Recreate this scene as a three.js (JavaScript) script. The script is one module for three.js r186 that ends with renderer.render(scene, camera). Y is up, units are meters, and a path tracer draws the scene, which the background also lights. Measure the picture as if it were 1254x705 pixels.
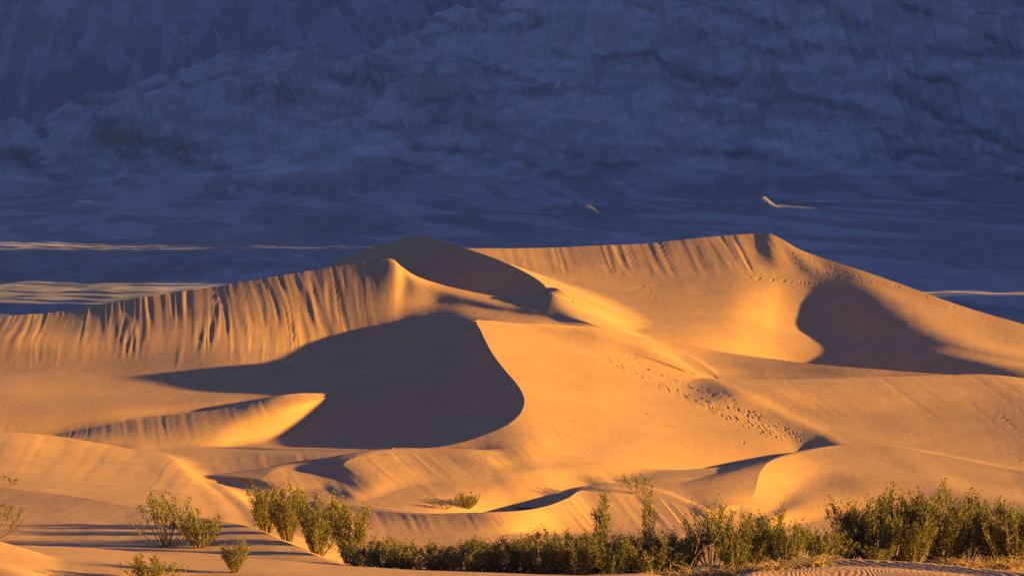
import * as THREE from 'three';
import { mergeGeometries } from 'three/addons/utils/BufferGeometryUtils.js';

// ------------------------------------------------------------------ camera, sky, sun, exposure
const W = 1254, H = 705, FOV = 8, F = H / 2 / Math.tan(FOV * Math.PI / 360), HORIZON = 215;   // photograph pixels; HORIZON is the row of eye level
const scene = new THREE.Scene();
const camera = new THREE.PerspectiveCamera(FOV, W / H, 1, 60000);
const PITCH = Math.atan((H / 2 - HORIZON) / F);
camera.position.set(0, 0, 0);
camera.rotation.set(-PITCH, 0, 0);
scene.add(camera);

const SUN_ELEVATION = 9.4 * Math.PI / 180, SUN_AZIMUTH = 12 * Math.PI / 180;   // azimuth from straight right towards the viewer
const SUN = new THREE.Vector3(Math.cos(SUN_ELEVATION) * Math.cos(SUN_AZIMUTH), Math.sin(SUN_ELEVATION), Math.cos(SUN_ELEVATION) * Math.sin(SUN_AZIMUTH));
{
  // clear evening sky: deep blue overhead, paler low down, a warm glow round the low sun
  const w = 512, h = 256, data = new Float32Array(w * h * 4);
  for (let j = 0; j < h; j++) for (let i = 0; i < w; i++) {
    const el = ((j + 0.5) / h - 0.5) * Math.PI, az = ((i + 0.5) / w - 0.5) * 2 * Math.PI;
    const x = Math.cos(el) * Math.cos(az), y = Math.sin(el), z = Math.cos(el) * Math.sin(az);
    const up = Math.max(0, y), c = x * SUN.x + y * SUN.y + z * SUN.z;
    const t = Math.pow(up, 0.45), glow = Math.exp(-(1 - c) * 7) * Math.exp(-up * 3.5);
    const k = (j * w + i) * 4;
    data[k] = 0.027 * (1 - t) + 0.0088 * t + 0.11 * glow;
    data[k + 1] = 0.040 * (1 - t) + 0.021 * t + 0.055 * glow;
    data[k + 2] = 0.100 * (1 - t) + 0.100 * t + 0.02 * glow;
    data[k + 3] = 1;
  }
  const sky = new THREE.DataTexture(data, w, h, THREE.RGBAFormat, THREE.FloatType);
  sky.mapping = THREE.EquirectangularReflectionMapping; sky.magFilter = THREE.LinearFilter; sky.minFilter = THREE.LinearFilter; sky.needsUpdate = true;
  scene.background = sky; scene.environment = sky;
}
const sun = new THREE.DirectionalLight(new THREE.Color().setRGB(1.0, 0.52, 0.06), 5);
sun.position.copy(SUN).multiplyScalar(1500).add(new THREE.Vector3(0, -20, -380));
sun.target.position.set(0, -20, -380);
sun.castShadow = true; sun.shadow.radius = 1.6; sun.shadow.mapSize.set(4096, 4096);
Object.assign(sun.shadow.camera, { left: -420, right: 420, top: 260, bottom: -260, near: 10, far: 4000 });
scene.add(sun, sun.target);
scene.fog = new THREE.FogExp2(new THREE.Color().setRGB(0.3, 0.54, 1.0), 0.000024);

const renderer = new THREE.WebGLRenderer({ antialias: true });
renderer.setSize(1024, 575);
renderer.toneMapping = THREE.LinearToneMapping;
renderer.toneMappingExposure = 3.7;
renderer.shadowMap.enabled = true; renderer.shadowMap.type = THREE.PCFSoftShadowMap;

// ------------------------------------------------------------------ helpers
let seed = 12345;
const rnd = () => { seed = (seed + 0x6D2B79F5) | 0; let t = Math.imul(seed ^ (seed >>> 15), 1 | seed); t = (t + Math.imul(t ^ (t >>> 7), 61 | t)) ^ t; return ((t ^ (t >>> 14)) >>> 0) / 4294967296; };
const range = (a, b) => a + (b - a) * rnd();
const clamp = (x, a = 0, b = 1) => Math.min(b, Math.max(a, x));
const smooth = (a, b, x) => { const t = clamp((x - a) / (b - a)); return t * t * (3 - 2 * t); };
const mix = (a, b, t) => a + (b - a) * t;
function hash2(i, j) { let h = Math.imul(i, 374761393) ^ Math.imul(j, 668265263); h = Math.imul(h ^ (h >>> 13), 1274126177); return ((h ^ (h >>> 16)) >>> 0) / 4294967296; }
function noise(x, y) {                                                // smooth value noise, 0..1
  const i = Math.floor(x), j = Math.floor(y), u = x - i, v = y - j;
  const a = u * u * u * (u * (u * 6 - 15) + 10), b = v * v * v * (v * (v * 6 - 15) + 10);
  return mix(mix(hash2(i, j), hash2(i + 1, j), a), mix(hash2(i, j + 1), hash2(i + 1, j + 1), a), b);
}
function fbm(x, y, n = 4) { let s = 0, a = 0.5, t = 0; for (let k = 0; k < n; k++) { s += a * noise(x, y); t += a; x = x * 2.03 + 17.1; y = y * 2.03 + 5.7; a *= 0.5; } return s / t; }
function ridged(x, y, n = 5) { let s = 0, a = 0.5, t = 0, w = 1; for (let k = 0; k < n; k++) { let r = 1 - Math.abs(2 * noise(x, y) - 1); r *= r; s += a * r * w; t += a; w = clamp(r * 1.6); x = x * 2.07 + 31.7; y = y * 2.07 + 11.3; a *= 0.5; } return s / t; }
// a pixel of the photograph at a distance d (metres, along the ground away from the viewer)
const CP = Math.cos(PITCH), SP = Math.sin(PITCH);
function at(px, py, d) {
  const x = (px - W / 2) / F, v = -(py - H / 2) / F;
  const y = v * CP - SP, z = -v * SP - CP;                             // ray (x, v, -1) turned down by the pitch
  const k = d / -z;
  return new THREE.Vector3(x * k, y * k, -d);
}
const PI = Math.PI;
function tag(o, label, category, group, kind) { o.userData.label = label; if (category) o.userData.category = category; if (group) o.userData.group = group; if (kind) o.userData.kind = kind; return o; }
const taken = {};
function numbered(n) { const k = taken[n] = (taken[n] ?? -1) + 1; return k ? n + '_' + String(k).padStart(3, '0') : n; }

// ------------------------------------------------------------------ materials
function texture(n, fn, srgb) {
  const data = new Uint8Array(n * n * 4);
  for (let j = 0; j < n; j++) for (let i = 0; i < n; i++) { const c = fn(i / n, j / n), k = (j * n + i) * 4; data[k] = c[0]; data[k + 1] = c[1]; data[k + 2] = c[2]; data[k + 3] = 255; }
  const t = new THREE.DataTexture(data, n, n); t.wrapS = t.wrapT = THREE.RepeatWrapping; t.magFilter = THREE.LinearFilter; t.minFilter = THREE.LinearMipmapLinearFilter; t.generateMipmaps = true;
  if (srgb) t.colorSpace = THREE.SRGBColorSpace; t.needsUpdate = true; return t;
}
function tileNoise(u, v, f, o = 0) {                                  // noise that repeats over 0..1
  const x = u * f, y = v * f, i = Math.floor(x), j = Math.floor(y), a0 = x - i, b0 = y - j;
  const a = a0 * a0 * (3 - 2 * a0), b = b0 * b0 * (3 - 2 * b0), m = k => ((k % f) + f) % f;
  return mix(mix(hash2(m(i) + o, m(j)), hash2(m(i + 1) + o, m(j)), a), mix(hash2(m(i) + o, m(j + 1)), hash2(m(i + 1) + o, m(j + 1)), a), b);
}
const sandColor = texture(512, (u, v) => {
  const g = 0.5 * tileNoise(u, v, 7) + 0.3 * tileNoise(u, v, 29, 50) + 0.2 * tileNoise(u, v, 211, 90) - 0.5;
  const k = 1 + 0.13 * g;
  return [clamp(188 * k, 0, 255), clamp(150 * k, 0, 255), clamp(99 * (k - 0.02 * g), 0, 255)];
}, true);
const farBump = texture(512, (u, v) => {
  const w = 0.35 * tileNoise(u, v, 5, 3), s = tileNoise(u + 0.3 * w, v * 0.15 + w, 40, 7);
  const k = 255 * (0.45 * s + 0.35 * tileNoise(u, v, 60, 20) + 0.2 * tileNoise(u, v, 180, 33)); return [k, k, k];
});
const nearBump = texture(1024, (u, v) => {
  const w = 0.10 * tileNoise(u, v, 6, 3) + 0.03 * tileNoise(u, v, 18, 9);
  const r = 0.5 + 0.5 * Math.sin(2 * PI * (u * 34 + w * 34)) * (0.45 + 0.55 * tileNoise(u, v, 5, 61));
  const k = 255 * (0.75 * r + 0.25 * tileNoise(u, v, 200, 20)); return [k, k, k];
});
function sandMaterial(bump, size, depth) {
  const m = new THREE.MeshStandardMaterial({ roughness: 0.95, metalness: 0, side: THREE.DoubleSide });
  const t = sandColor.clone(); t.repeat.set(1 / 23, 1 / 23); t.needsUpdate = true; m.map = t;
  const b = bump.clone(); b.repeat.set(1 / size, 1 / size); b.needsUpdate = true; m.bumpMap = b; m.bumpScale = depth;
  return m;
}
const SAND = sandMaterial(farBump, 19, 0.016), NEAR_SAND = sandMaterial(farBump, 9, 0.006), RIPPLED_SAND = sandMaterial(nearBump, 5.3, 0.012);

// ------------------------------------------------------------------ dunes: lofted between rails, then joined into one surface
const CELL = 0.4, GX0 = -115, GX1 = 115, GD0 = 70, GD1 = 560;
const GW = Math.round((GX1 - GX0) / CELL) + 1, GH = Math.round((GD1 - GD0) / CELL) + 1, NONE = -1e4;
function hermite(p0, p1, m0, m1, h, t) {
  const t2 = t * t, t3 = t2 * t, a = 2 * t3 - 3 * t2 + 1, b = (t3 - 2 * t2 + t) * h, c = -2 * t3 + 3 * t2, e = (t3 - t2) * h;
  return [p0[0] * a + m0[0] * b + p1[0] * c + m1[0] * e, p0[1] * a + m0[1] * b + p1[1] * c + m1[1] * e, p0[2] * a + m0[2] * b + p1[2] * c + m1[2] * e];
}
const dist3 = (a, b) => Math.hypot(a[0] - b[0], a[1] - b[1], a[2] - b[2]);
const secant = (a, b, h) => [(b[0] - a[0]) / h, (b[1] - a[1]) / h, (b[2] - a[2]) / h];
function tangents(P, K, crease) {                                     // slopes at knots K; creases keep one slope for each side
  const n = P.length, L = [], R = [];
  for (let i = 0; i < n; i++) {
    if (i > 0 && i < n - 1 && !crease?.[i]) {
      const h0 = K[i] - K[i - 1], h1 = K[i + 1] - K[i], s0 = secant(P[i - 1], P[i], h0), s1 = secant(P[i], P[i + 1], h1);
      const m = [0, 1, 2].map(k => (s0[k] * h1 + s1[k] * h0) / (h0 + h1)); L.push(m); R.push(m);
    } else { L.push(null); R.push(null); }
  }
  for (let i = 0; i < n; i++) {
    if (!R[i] && i < n - 1) { const s = secant(P[i], P[i + 1], K[i + 1] - K[i]), o = L[i + 1]; R[i] = o ? s.map((q, k) => 1.5 * q - 0.5 * o[k]) : s; }
    if (!L[i] && i > 0) { const s = secant(P[i - 1], P[i], K[i] - K[i - 1]), o = R[i - 1]; L[i] = o && !crease?.[i - 1] && i - 1 > 0 ? s.map((q, k) => 1.5 * q - 0.5 * o[k]) : s; }
  }
  return [L, R];
}
function railCurve(pts) {                                             // rail points -> fn(t in 0..n-1)
  const P = pts, K = [0];
  for (let i = 1; i < P.length; i++) K.push(K[i - 1] + Math.max(1e-3, Math.sqrt(dist3(P[i - 1], P[i]))));
  const [L, R] = tangents(P, K);
  return t => { const i = Math.min(P.length - 2, Math.floor(t)); return hermite(P[i], P[i + 1], R[i], L[i + 1], K[i + 1] - K[i], t - i); };
}
// rails run from behind the crest to the foot; `crest` is the index of the sharp rail; step is the mesh size in metres
const lofts = [];
function loft(spec) {
  const rails = spec.rails.map(r => r.map(p => p.isVector3 ? [p.x, p.y, p.z] : Array.isArray(p) && p.length === 3 ? (v => [v.x, v.y, v.z])(at(...p)) : p));
  let N = rails[0].length;
  for (const r of rails) if (r.length !== N) throw new Error(spec.label + ': rail lengths ' + rails.map(q => q.length));
  const c = spec.crest + 1;
  // skirts that dive below the neighbours
  const sink = (r, q, out, down) => r.map((p, i) => { let dx = p[0] - q[i][0], dz = p[2] - q[i][2]; const l = Math.hypot(dx, dz) || 1; return [p[0] + dx / l * out, p[1] - down, p[2] + dz / l * out]; });
  rails.push(sink(rails.at(-1), rails.at(-2), spec.out ?? 3, spec.down ?? 1.5));
  rails.unshift(sink(rails[0], rails[1], spec.out ?? 3, spec.down ?? 1.5));
  for (const r of rails) {
    const end = (p, q, [o, down]) => { const l = dist3(p, q) || 1; return [p[0] + (p[0] - q[0]) / l * o, p[1] - down, p[2] + (p[2] - q[2]) / l * o]; };
    const usual = [spec.out ?? 3, spec.down ?? 1.5], a = end(r[0], r[1], spec.first ?? usual), b = end(r.at(-1), r.at(-2), spec.last ?? usual); r.unshift(a); r.push(b);
  }
  N += 2;
  const creases = rails.map((_, i) => i === c);
  const curves = rails.map(railCurve);
  // spread of samples along the rails
  const main = curves[c], cum = [0]; let SU = 400;
  for (let k = 1; k <= SU; k++) { const t0 = (k - 1) / SU * (N - 1), t1 = k / SU * (N - 1); let m = 0; for (const q of [main, curves[rails.length - 2]]) m = Math.max(m, dist3(q(t0), q(t1))); cum.push(cum[k - 1] + m); }
  const nu = Math.ceil(cum[SU] / spec.step), us = [];
  for (let k = 0, j = 0; k <= nu; k++) { const want = cum[SU] * k / nu; while (j < SU - 1 && cum[j + 1] < want) j++; us.push((j + (want - cum[j]) / Math.max(1e-6, cum[j + 1] - cum[j])) / SU * (N - 1)); }
  const K = [0];
  for (let r = 1; r < rails.length; r++) { let m = 0; for (let i = 0; i < N; i++) m += dist3(rails[r][i], rails[r - 1][i]); K.push(K[r - 1] + Math.max(0.05, m / N)); }
  const rows = us.map(t => curves.map(q => q(t)));
  const tans = rows.map(p => tangents(p, K, creases));
  const segs = [];
  const groups = []; { let s = 0; for (let r = 1; r < rails.length; r++) if (creases[r] || r === rails.length - 1) { groups.push([s, r]); s = r; } }
  for (const [r0, r1] of groups) {
    const vs = [];
    for (let r = r0; r < r1; r++) {
      const fine = r1 <= c ? (spec.backStep ?? spec.step * 1.6) : spec.step * (spec.vStep ?? 1.3), n = Math.max(2, Math.ceil((K[r + 1] - K[r]) / fine));
      for (let k = r === r0 ? 0 : 1; k <= n; k++) vs.push([r, k / n]);
    }
    const nv = vs.length, pos = new Float32Array((nu + 1) * nv * 3), vm = new Float32Array((nu + 1) * nv);
    for (let k = 0; k <= nu; k++) for (let j = 0; j < nv; j++) {
      const [r, t] = vs[j], h = K[r + 1] - K[r];
      const p = hermite(rows[k][r], rows[k][r + 1], tans[k][1][r], tans[k][0][r + 1], h, t);
      const o = (k * nv + j);
      const s = K[r] + h * t - K[c];                                   // metres down from the crest, negative behind it
      if (spec.relief) p[1] += spec.relief(p[0], p[1], -p[2], s, clamp((us[k] - 1) / (N - 3)), s / (s < 0 ? K[c] - K[1] : K[rails.length - 2] - K[c]));
      pos[o * 3] = p[0]; pos[o * 3 + 1] = p[1]; pos[o * 3 + 2] = p[2]; vm[o] = s;
    }
    segs.push({ nu: nu + 1, nv, pos });
  }
  const L = { ...spec, segs, map: new Float32Array(GW * GH).fill(NONE) };
  for (const s of segs) rasterise(s, L.map);
  lofts.push(L);
  return L;
}
function rasterise({ nu, nv, pos }, map) {
  const tri = (a, b, c) => {
    const ax = (pos[a * 3] - GX0) / CELL, ay = pos[a * 3 + 1], az = (-pos[a * 3 + 2] - GD0) / CELL, bx = (pos[b * 3] - GX0) / CELL, by = pos[b * 3 + 1], bz = (-pos[b * 3 + 2] - GD0) / CELL, cx = (pos[c * 3] - GX0) / CELL, cy = pos[c * 3 + 1], cz = (-pos[c * 3 + 2] - GD0) / CELL;
    const x0 = Math.max(0, Math.ceil(Math.min(ax, bx, cx))), x1 = Math.min(GW - 1, Math.floor(Math.max(ax, bx, cx))), z0 = Math.max(0, Math.ceil(Math.min(az, bz, cz))), z1 = Math.min(GH - 1, Math.floor(Math.max(az, bz, cz)));
    if (x1 < x0 || z1 < z0) return;
    const D = (bx - ax) * (cz - az) - (cx - ax) * (bz - az); if (Math.abs(D) < 1e-9) return;
    for (let z = z0; z <= z1; z++) for (let x = x0; x <= x1; x++) {
      const u = ((x - ax) * (cz - az) - (cx - ax) * (z - az)) / D, v = ((bx - ax) * (z - az) - (x - ax) * (bz - az)) / D;
      if (u < -1e-3 || v < -1e-3 || u + v > 1.001) continue;
      const y = ay + u * (by - ay) + v * (cy - ay), k = z * GW + x; if (y > map[k]) map[k] = y;
    }
  };
  for (let i = 0; i < nu - 1; i++) for (let j = 0; j < nv - 1; j++) { const a = i * nv + j; tri(a, a + 1, a + nv); tri(a + 1, a + nv + 1, a + nv); }
}
function look(map, x, d) {
  const u = (x - GX0) / CELL, v = (d - GD0) / CELL, i = Math.floor(u), j = Math.floor(v);
  if (i < 0 || j < 0 || i >= GW - 1 || j >= GH - 1) return NONE;
  const k = j * GW + i, a = map[k], b = map[k + 1], c = map[k + GW], e = map[k + GW + 1];
  if (a === NONE || b === NONE || c === NONE || e === NONE) return NONE;
  return mix(mix(a, b, u - i), mix(c, e, u - i), v - j);
}
const smax = (a, b, k) => { const h = Math.max(k - Math.abs(a - b), 0) / k; return Math.max(a, b) + h * h * k * 0.25; };
const V3 = (x, y, z) => new THREE.Vector3(x, y, z);
// the sand sheet the dunes stand on
const BASE = [[40, -7.5], [95, -10.2], [112, -10.75], [119, -11.3], [130, -13.2], [140, -14.6], [180, -19.3], [240, -24.6], [300, -28.6], [340, -29], [400, -29.5], [470, -29.5], [560, -30], [700, -33], [900, -35.2]];
function baseHeight(x, d) {
  let i = 0; while (i < BASE.length - 2 && BASE[i + 1][0] < d) i++;
  const t = clamp((d - BASE[i][0]) / (BASE[i + 1][0] - BASE[i][0]));
  return mix(BASE[i][1], BASE[i + 1][1], t) + (fbm(x / 40, d / 40, 3) - 0.5) * 1.2;
}
function ground(x, d, skip) { let h = baseHeight(x, d); for (const l of lofts) if (l !== skip) { const y = look(l.map, x, d); if (y > h) h = y; } return h; }
function hit(px, py, from = 80, to = 555) {                           // where the ray through a pixel of the photograph meets the sand
  const a = at(px, py, 1); let prev = from;
  for (let d = from; d < to; d += 0.5) { if (a.y * d < ground(a.x * d, d)) { let lo = prev, hi = d; for (let k = 0; k < 12; k++) { const m = (lo + hi) / 2; if (a.y * m < ground(a.x * m, m)) hi = m; else lo = m; } return new THREE.Vector3(a.x * hi, ground(a.x * hi, hi), -hi); } prev = d; }
  return null;
}
// behind-the-crest rail: shifted in x, y and distance
const shift = (r, dx, dy, dd) => r.map(p => { const v = at(...p); return new THREE.Vector3(v.x + dx, v.y + dy, v.z - dd); });
// avalanche flutes that run down a slip face
function flutes(x, y, lean, wave) {
  const bend = 0.8 * (noise(x * 0.11, y * 0.2 + 40) - 0.5), s0 = (x + lean * y + bend) / wave, s = s0 + 1.5 * (noise(s0 * 0.37 + 20, y * 0.1) - 0.5) + 0.6 * (noise(s0 * 0.9 + 4, y * 0.2) - 0.5);
  const wavy = n => 0.5 - 0.5 * Math.cos(2 * PI * n);
  const a = wavy(noise(s, y * 0.12 / wave + 3)), b = wavy(noise(s * 1.45 + 11, y * 0.25)), c = noise(s * 0.31 + 5, y * 0.15);
  return (0.6 * a + 0.3 * b + 0.35 * c - 0.6) * (0.15 + 1.5 * noise(s0 * 0.23, y * 0.3 + 9));
}

// the low sand apron before the great dunes: distance for a pixel of the photograph, and points that come forward of it by f metres
const apron = (px, py) => 352 + 9 * smooth(480, 250, px) + 6 * smooth(600, 700, px) + 7 * smooth(860, 990, px) - (py - 555) * (0.35 + 0.12 * smooth(480, 250, px));
// wind-scooped hollow behind the low fluted ridge
const hollow = (x, d) => { const u = (x - 0.6) * 0.5 + (d - 329.5) * 0.866, v = (x - 0.6) * 0.866 - (d - 329.5) * 0.5; return 3.0 * Math.exp(-((u / 7) ** 2) - (v / 4.0) ** 2); };
const onApron = list => list.map(([px, py, f = 0]) => [px, py, apron(px, py) - f]);


// ---- long far left dune with the fluted face; past its top the crest falls on as a smooth shoulder
{
  const cols = [
    // crest | low end of the face | skirt | lower skirt | foot
    [[-150, 410, 450], [-150, 432, 431], [-150, 455, 426], [-150, 485, 401], [-150, 510, 388]],
    [[-60, 398, 449], [-60, 427, 430.5], [-60, 450, 425], [-60, 480, 402], [-60, 508, 388]],
    [[0, 388, 448.5], [0, 422, 430], [0, 448, 424], [0, 477, 403], [0, 506, 388]],
    [[67, 382, 448], [67, 424, 428.5], [67, 447, 422.5], [67, 478, 403], [67, 504, 388]],
    [[134, 370.5, 447.2], [134, 424, 427.5], [134, 446, 421], [134, 478, 403], [134, 502, 388]],
    [[201, 360, 446.6], [201, 421, 426.5], [201, 443, 419.5], [201, 475, 403.5], [201, 499, 389]],
    [[268, 350, 446.2], [268, 419, 425.5], [268, 441, 417.5], [268, 473, 403.5], [268, 494, 390]],
    [[335, 338.6, 445.8], [335, 423, 424.5], [335, 446, 415], [335, 471, 403], [335, 488, 391.5]],
    [[420, 325, 445.2], [405, 430, 423.5], [400, 450, 414], [395, 466, 403], [390, 482, 394]],
    [[455, 319.5, 444.6], [442, 430, 423], [440, 445, 414.5], [438, 455, 405.5], [435, 463, 399]],
    [[479, 317, 444], [474, 428, 422], [478, 438, 415], [480, 444, 409], [482, 449, 403]],
    [[490, 325, 443], [497, 424, 420.5], [504, 430, 414], [508, 434, 409], [512, 437, 404]],
    [[505, 335.5, 441.8], [522, 414, 419], [528, 419, 413.5], [532, 422, 409.5], [536, 424, 405]],
    [[531, 346, 440], [548, 405, 417.5], [553, 408, 413], [557, 410, 410], [560, 412, 406]],
    [[564, 354, 437.5], [578, 399, 415], [582, 401, 412], [585, 403, 409.5], [588, 405, 406]],
    [[598, 361, 434.8], [606, 397, 413], [609, 399, 411], [612, 402, 408.5], [615, 405, 406]],
    [[631, 365, 432], [636, 398, 411.5], [638, 401, 409.5], [640, 404, 407.5], [642, 407, 405]],
    [[658, 365, 430], [662, 399, 411], [664, 402, 409], [666, 406, 406.5], [668, 410, 404]],
    [[674, 361, 429], [688, 402, 410.5], [691, 405, 408.5], [694, 410, 405.5], [697, 414, 403]],
    [[720, 384, 423], [726, 404, 410.5], [729, 408, 408], [732, 413, 405], [735, 417, 402.5]],
    [[765, 408, 415], [764, 415, 408.5], [766, 418, 406.5], [768, 422, 404], [770, 426, 402]],
    [[800, 421, 411], [802, 428, 406], [804, 431, 404.5], [806, 434, 402.5], [808, 438, 401]]];
  cols.forEach((c, i) => { if (i > 13) { const k = smooth(13, 17, i); c[3][1] += 7 * k; c[4][1] += 17 * k; } });
  const peak = 10, crest = cols.map(c => c[0]);
  // bright rim and shelf under the falling crest
  const rims = [[483, 325, 442], [494, 334, 441], [508, 343, 439.2], [533, 352, 437.5], [565, 360.5, 434.5], [598, 368, 431], [630, 373, 428], [656, 376, 425], [676, 378, 422.5], [718, 391, 416.5], [762, 410, 412.5], [798, 423, 409.5]];
  const mids = [[478, 374, 433], [491, 377, 432.5], [508, 376, 432.5], [533, 374, 432.5], [565, 376, 430], [598, 380, 427], [630, 384, 423.5], [656, 387, 420.5], [682, 391, 417.5], [721, 397, 413.5], [763, 412, 410.5], [800, 425, 408]];
  loft({ label: 'long dune with a fluted face, notched crest and smooth falling shoulder', crest: 1, step: 0.17, out: 5, down: 2, vStep: 2.2, backStep: 0.9,
    rails: [cols.map((c, i) => { const v = at(...c[0]), k = smooth(peak - 1, peak + 3, i); return V3(v.x + mix(-4, 6, k), v.y - mix(8, 3.4, k), v.z - mix(26, 13, k)); }), crest,
      cols.map((c, i) => i < peak ? at(...c[0]).lerp(at(...c[1]), 0.1) : at(...rims[i - peak])), cols.map((c, i) => i < peak ? at(...c[0]).lerp(at(...c[1]), 0.5) : at(...mids[i - peak])),
      cols.map(c => c[1]), cols.map(c => c[2]), cols.map(c => c[3]), cols.map(c => c[4])],
    relief: (x, y, d, s, u) => { const f = flutes(x, y, 0.35, 0.55) * smooth(0.5, 0.36, u); return s < 0 ? 0.1 * f * Math.exp(s / 1.2) : 0.095 * f * smooth(20 + 9 * noise(x / 1.1, 7), 12 + 9 * noise(x / 1.1, 7), s) + 0.04 * (fbm(x / 6, d / 6) - 0.5); } });
}
// ---- dark dune behind the shoulder
{
  const crest = [[330, 352, 486], [395, 327, 482], [430, 312.5, 479], [464, 300, 476], [490, 292, 473], [507, 289, 471], [522, 290.5, 469], [541, 295, 466], [571, 304.5, 461], [608, 317, 454], [641, 332, 446], [662, 345, 438], [672, 359, 430]];
  const foot = crest.map(([x, y, d], i) => { const v = at(x, y, d), k = [1, 1, 1, 1, 1, 1, 1, 1, 1, 0.95, 0.75, 0.45, 0.12][i]; return new THREE.Vector3(v.x - 17 * k, v.y - 10.5 * k, v.z + 10 * k); });
  loft({ label: 'dark shaded dune whose rounded top rises behind the shoulder dune', crest: 1, step: 0.3, out: 3, down: 1.5, backStep: 0.6,
    rails: [crest.map(([x, y, d]) => { const v = at(x, y, d); return new THREE.Vector3(v.x + 14, v.y - 6, v.z - 8); }), crest, foot], relief: (x, y, d, s) => 0.06 * (fbm(x / 4, d / 4) - 0.5) });
}
// ---- far right dune: fluted upper slope, bowl below, arm running down to the right
{
  const turn = k => ([px, py, d]) => [px, py, d + k * smooth(960, 540, px)];
  const crest = [[540, 309, 478], [573, 304.5, 479], [625, 304.5, 480], [681, 303, 482], [740, 300.5, 483], [800, 297.5, 484], [850, 292, 485], [901, 287.4, 486], [925, 286, 486], [941, 285.7, 485], [955, 291, 483], [975, 303, 479], [1001, 313.5, 475], [1052, 330, 467], [1102, 347, 460], [1152, 365.4, 453], [1202, 382, 447], [1254, 396.6, 441], [1330, 418, 433]].map(turn(10));
  loft({ label: 'broad far dune with a fluted rim, footprints and a half-shaded bowl', crest: 1, step: 0.2, out: 4, down: 2, vStep: 1.9, backStep: 0.9,
    rails: [shift(crest, 8, -9, 24), crest,
      [[540, 322, 472], [575, 318, 472.5], [625, 318, 473.5], [681, 318, 475], [740, 318, 475.5], [800, 317, 476], [850, 315, 476.5], [901, 312, 477], [928, 311, 477.5], [948, 309, 477], [964, 312, 476], [984, 318, 473.5], [1010, 327, 470], [1058, 342, 462.5], [1106, 359, 455.5], [1155, 377, 448.5], [1204, 394, 442], [1256, 408, 436], [1330, 430, 428]].map(turn(10)),
      [[540, 342, 462], [580, 340, 463], [630, 336, 464.5], [681, 336, 466], [740, 338, 466.5], [800, 340, 466.5], [850, 340, 466.5], [903, 337, 467.5], [935, 337, 468], [958, 338, 468], [978, 339, 467.5], [1000, 345, 465], [1025, 350, 462], [1070, 362, 455], [1115, 378, 447.5], [1160, 396, 440], [1208, 412, 433.5], [1258, 425, 428], [1330, 445, 421]].map(turn(9)),
      [[560, 372, 444], [600, 372, 445], [640, 372, 446], [690, 374, 446], [745, 378, 446], [805, 381, 446], [855, 382, 446.5], [900, 383, 447.5], [930, 386, 449.5], [955, 390, 451.5], [980, 394, 451.5], [1005, 398, 450], [1032, 402, 447], [1078, 408, 440], [1122, 415, 433], [1168, 424, 426], [1214, 434, 420], [1262, 444, 415], [1330, 460, 409]].map(turn(6)),
      [[600, 412, 420], [635, 414, 421], [670, 418, 422], [710, 424, 423], [760, 430, 424], [815, 434, 425], [860, 437, 426], [895, 440, 428], [925, 443, 430], [955, 447, 431], [985, 451, 431], [1012, 455, 430], [1040, 459, 428], [1085, 464, 423], [1130, 468, 417], [1175, 472, 411], [1220, 476, 406], [1268, 482, 402], [1330, 492, 398]]],
    relief: (x, y, d, s, u) => s < 0 ? 0.09 * flutes(x, y, 0.3, 0.55) * Math.exp(s / 1.2) * smooth(0.55, 0.5, u) : 0.075 * flutes(x, y, 0.3, 0.55) * smooth(17.5, 11, s) * smooth(0.56, 0.46, u) * smooth(0.05, 0.2, u) + 0.07 * (fbm(x / 5, d / 5) - 0.5) });
}
// ---- low dim ridge between the middle dune and the far right dune
{
  const turn = ([px, py, d]) => [px, py, d + 6 + 5 * smooth(1120, 840, px)];
  const crest = [[760, 411, 416], [800, 418, 418], [834, 423, 418], [884, 431, 416], [934, 438, 414], [984, 444, 411], [1034, 449, 408], [1100, 454, 405], [1170, 459.5, 401], [1254, 470, 396], [1330, 480, 392]].map(turn);
  loft({ label: 'low brown ridge lying behind the ridge with the straight crest', crest: 1, step: 0.3, out: 3, down: 1.5, backStep: 0.6,
    rails: [shift(crest, 5, -2.6, 10), crest,
      [[770, 425, 410], [808, 432, 411], [842, 440, 411], [890, 447, 410], [940, 452, 408], [990, 456, 406], [1040, 459, 404], [1104, 462, 402], [1174, 466, 398.5], [1256, 476, 394], [1330, 486, 390]].map(turn),
      [[790, 445, 402], [825, 452, 402], [860, 462, 402], [905, 470, 401], [950, 474, 400], [1000, 476, 399], [1050, 477, 398], [1110, 478, 397], [1180, 482, 395], [1260, 490, 391], [1330, 500, 387]].map(turn)],
    relief: (x, y, d, s) => 0.05 * (fbm(x / 5, d / 5) - 0.5) });
}
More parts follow.
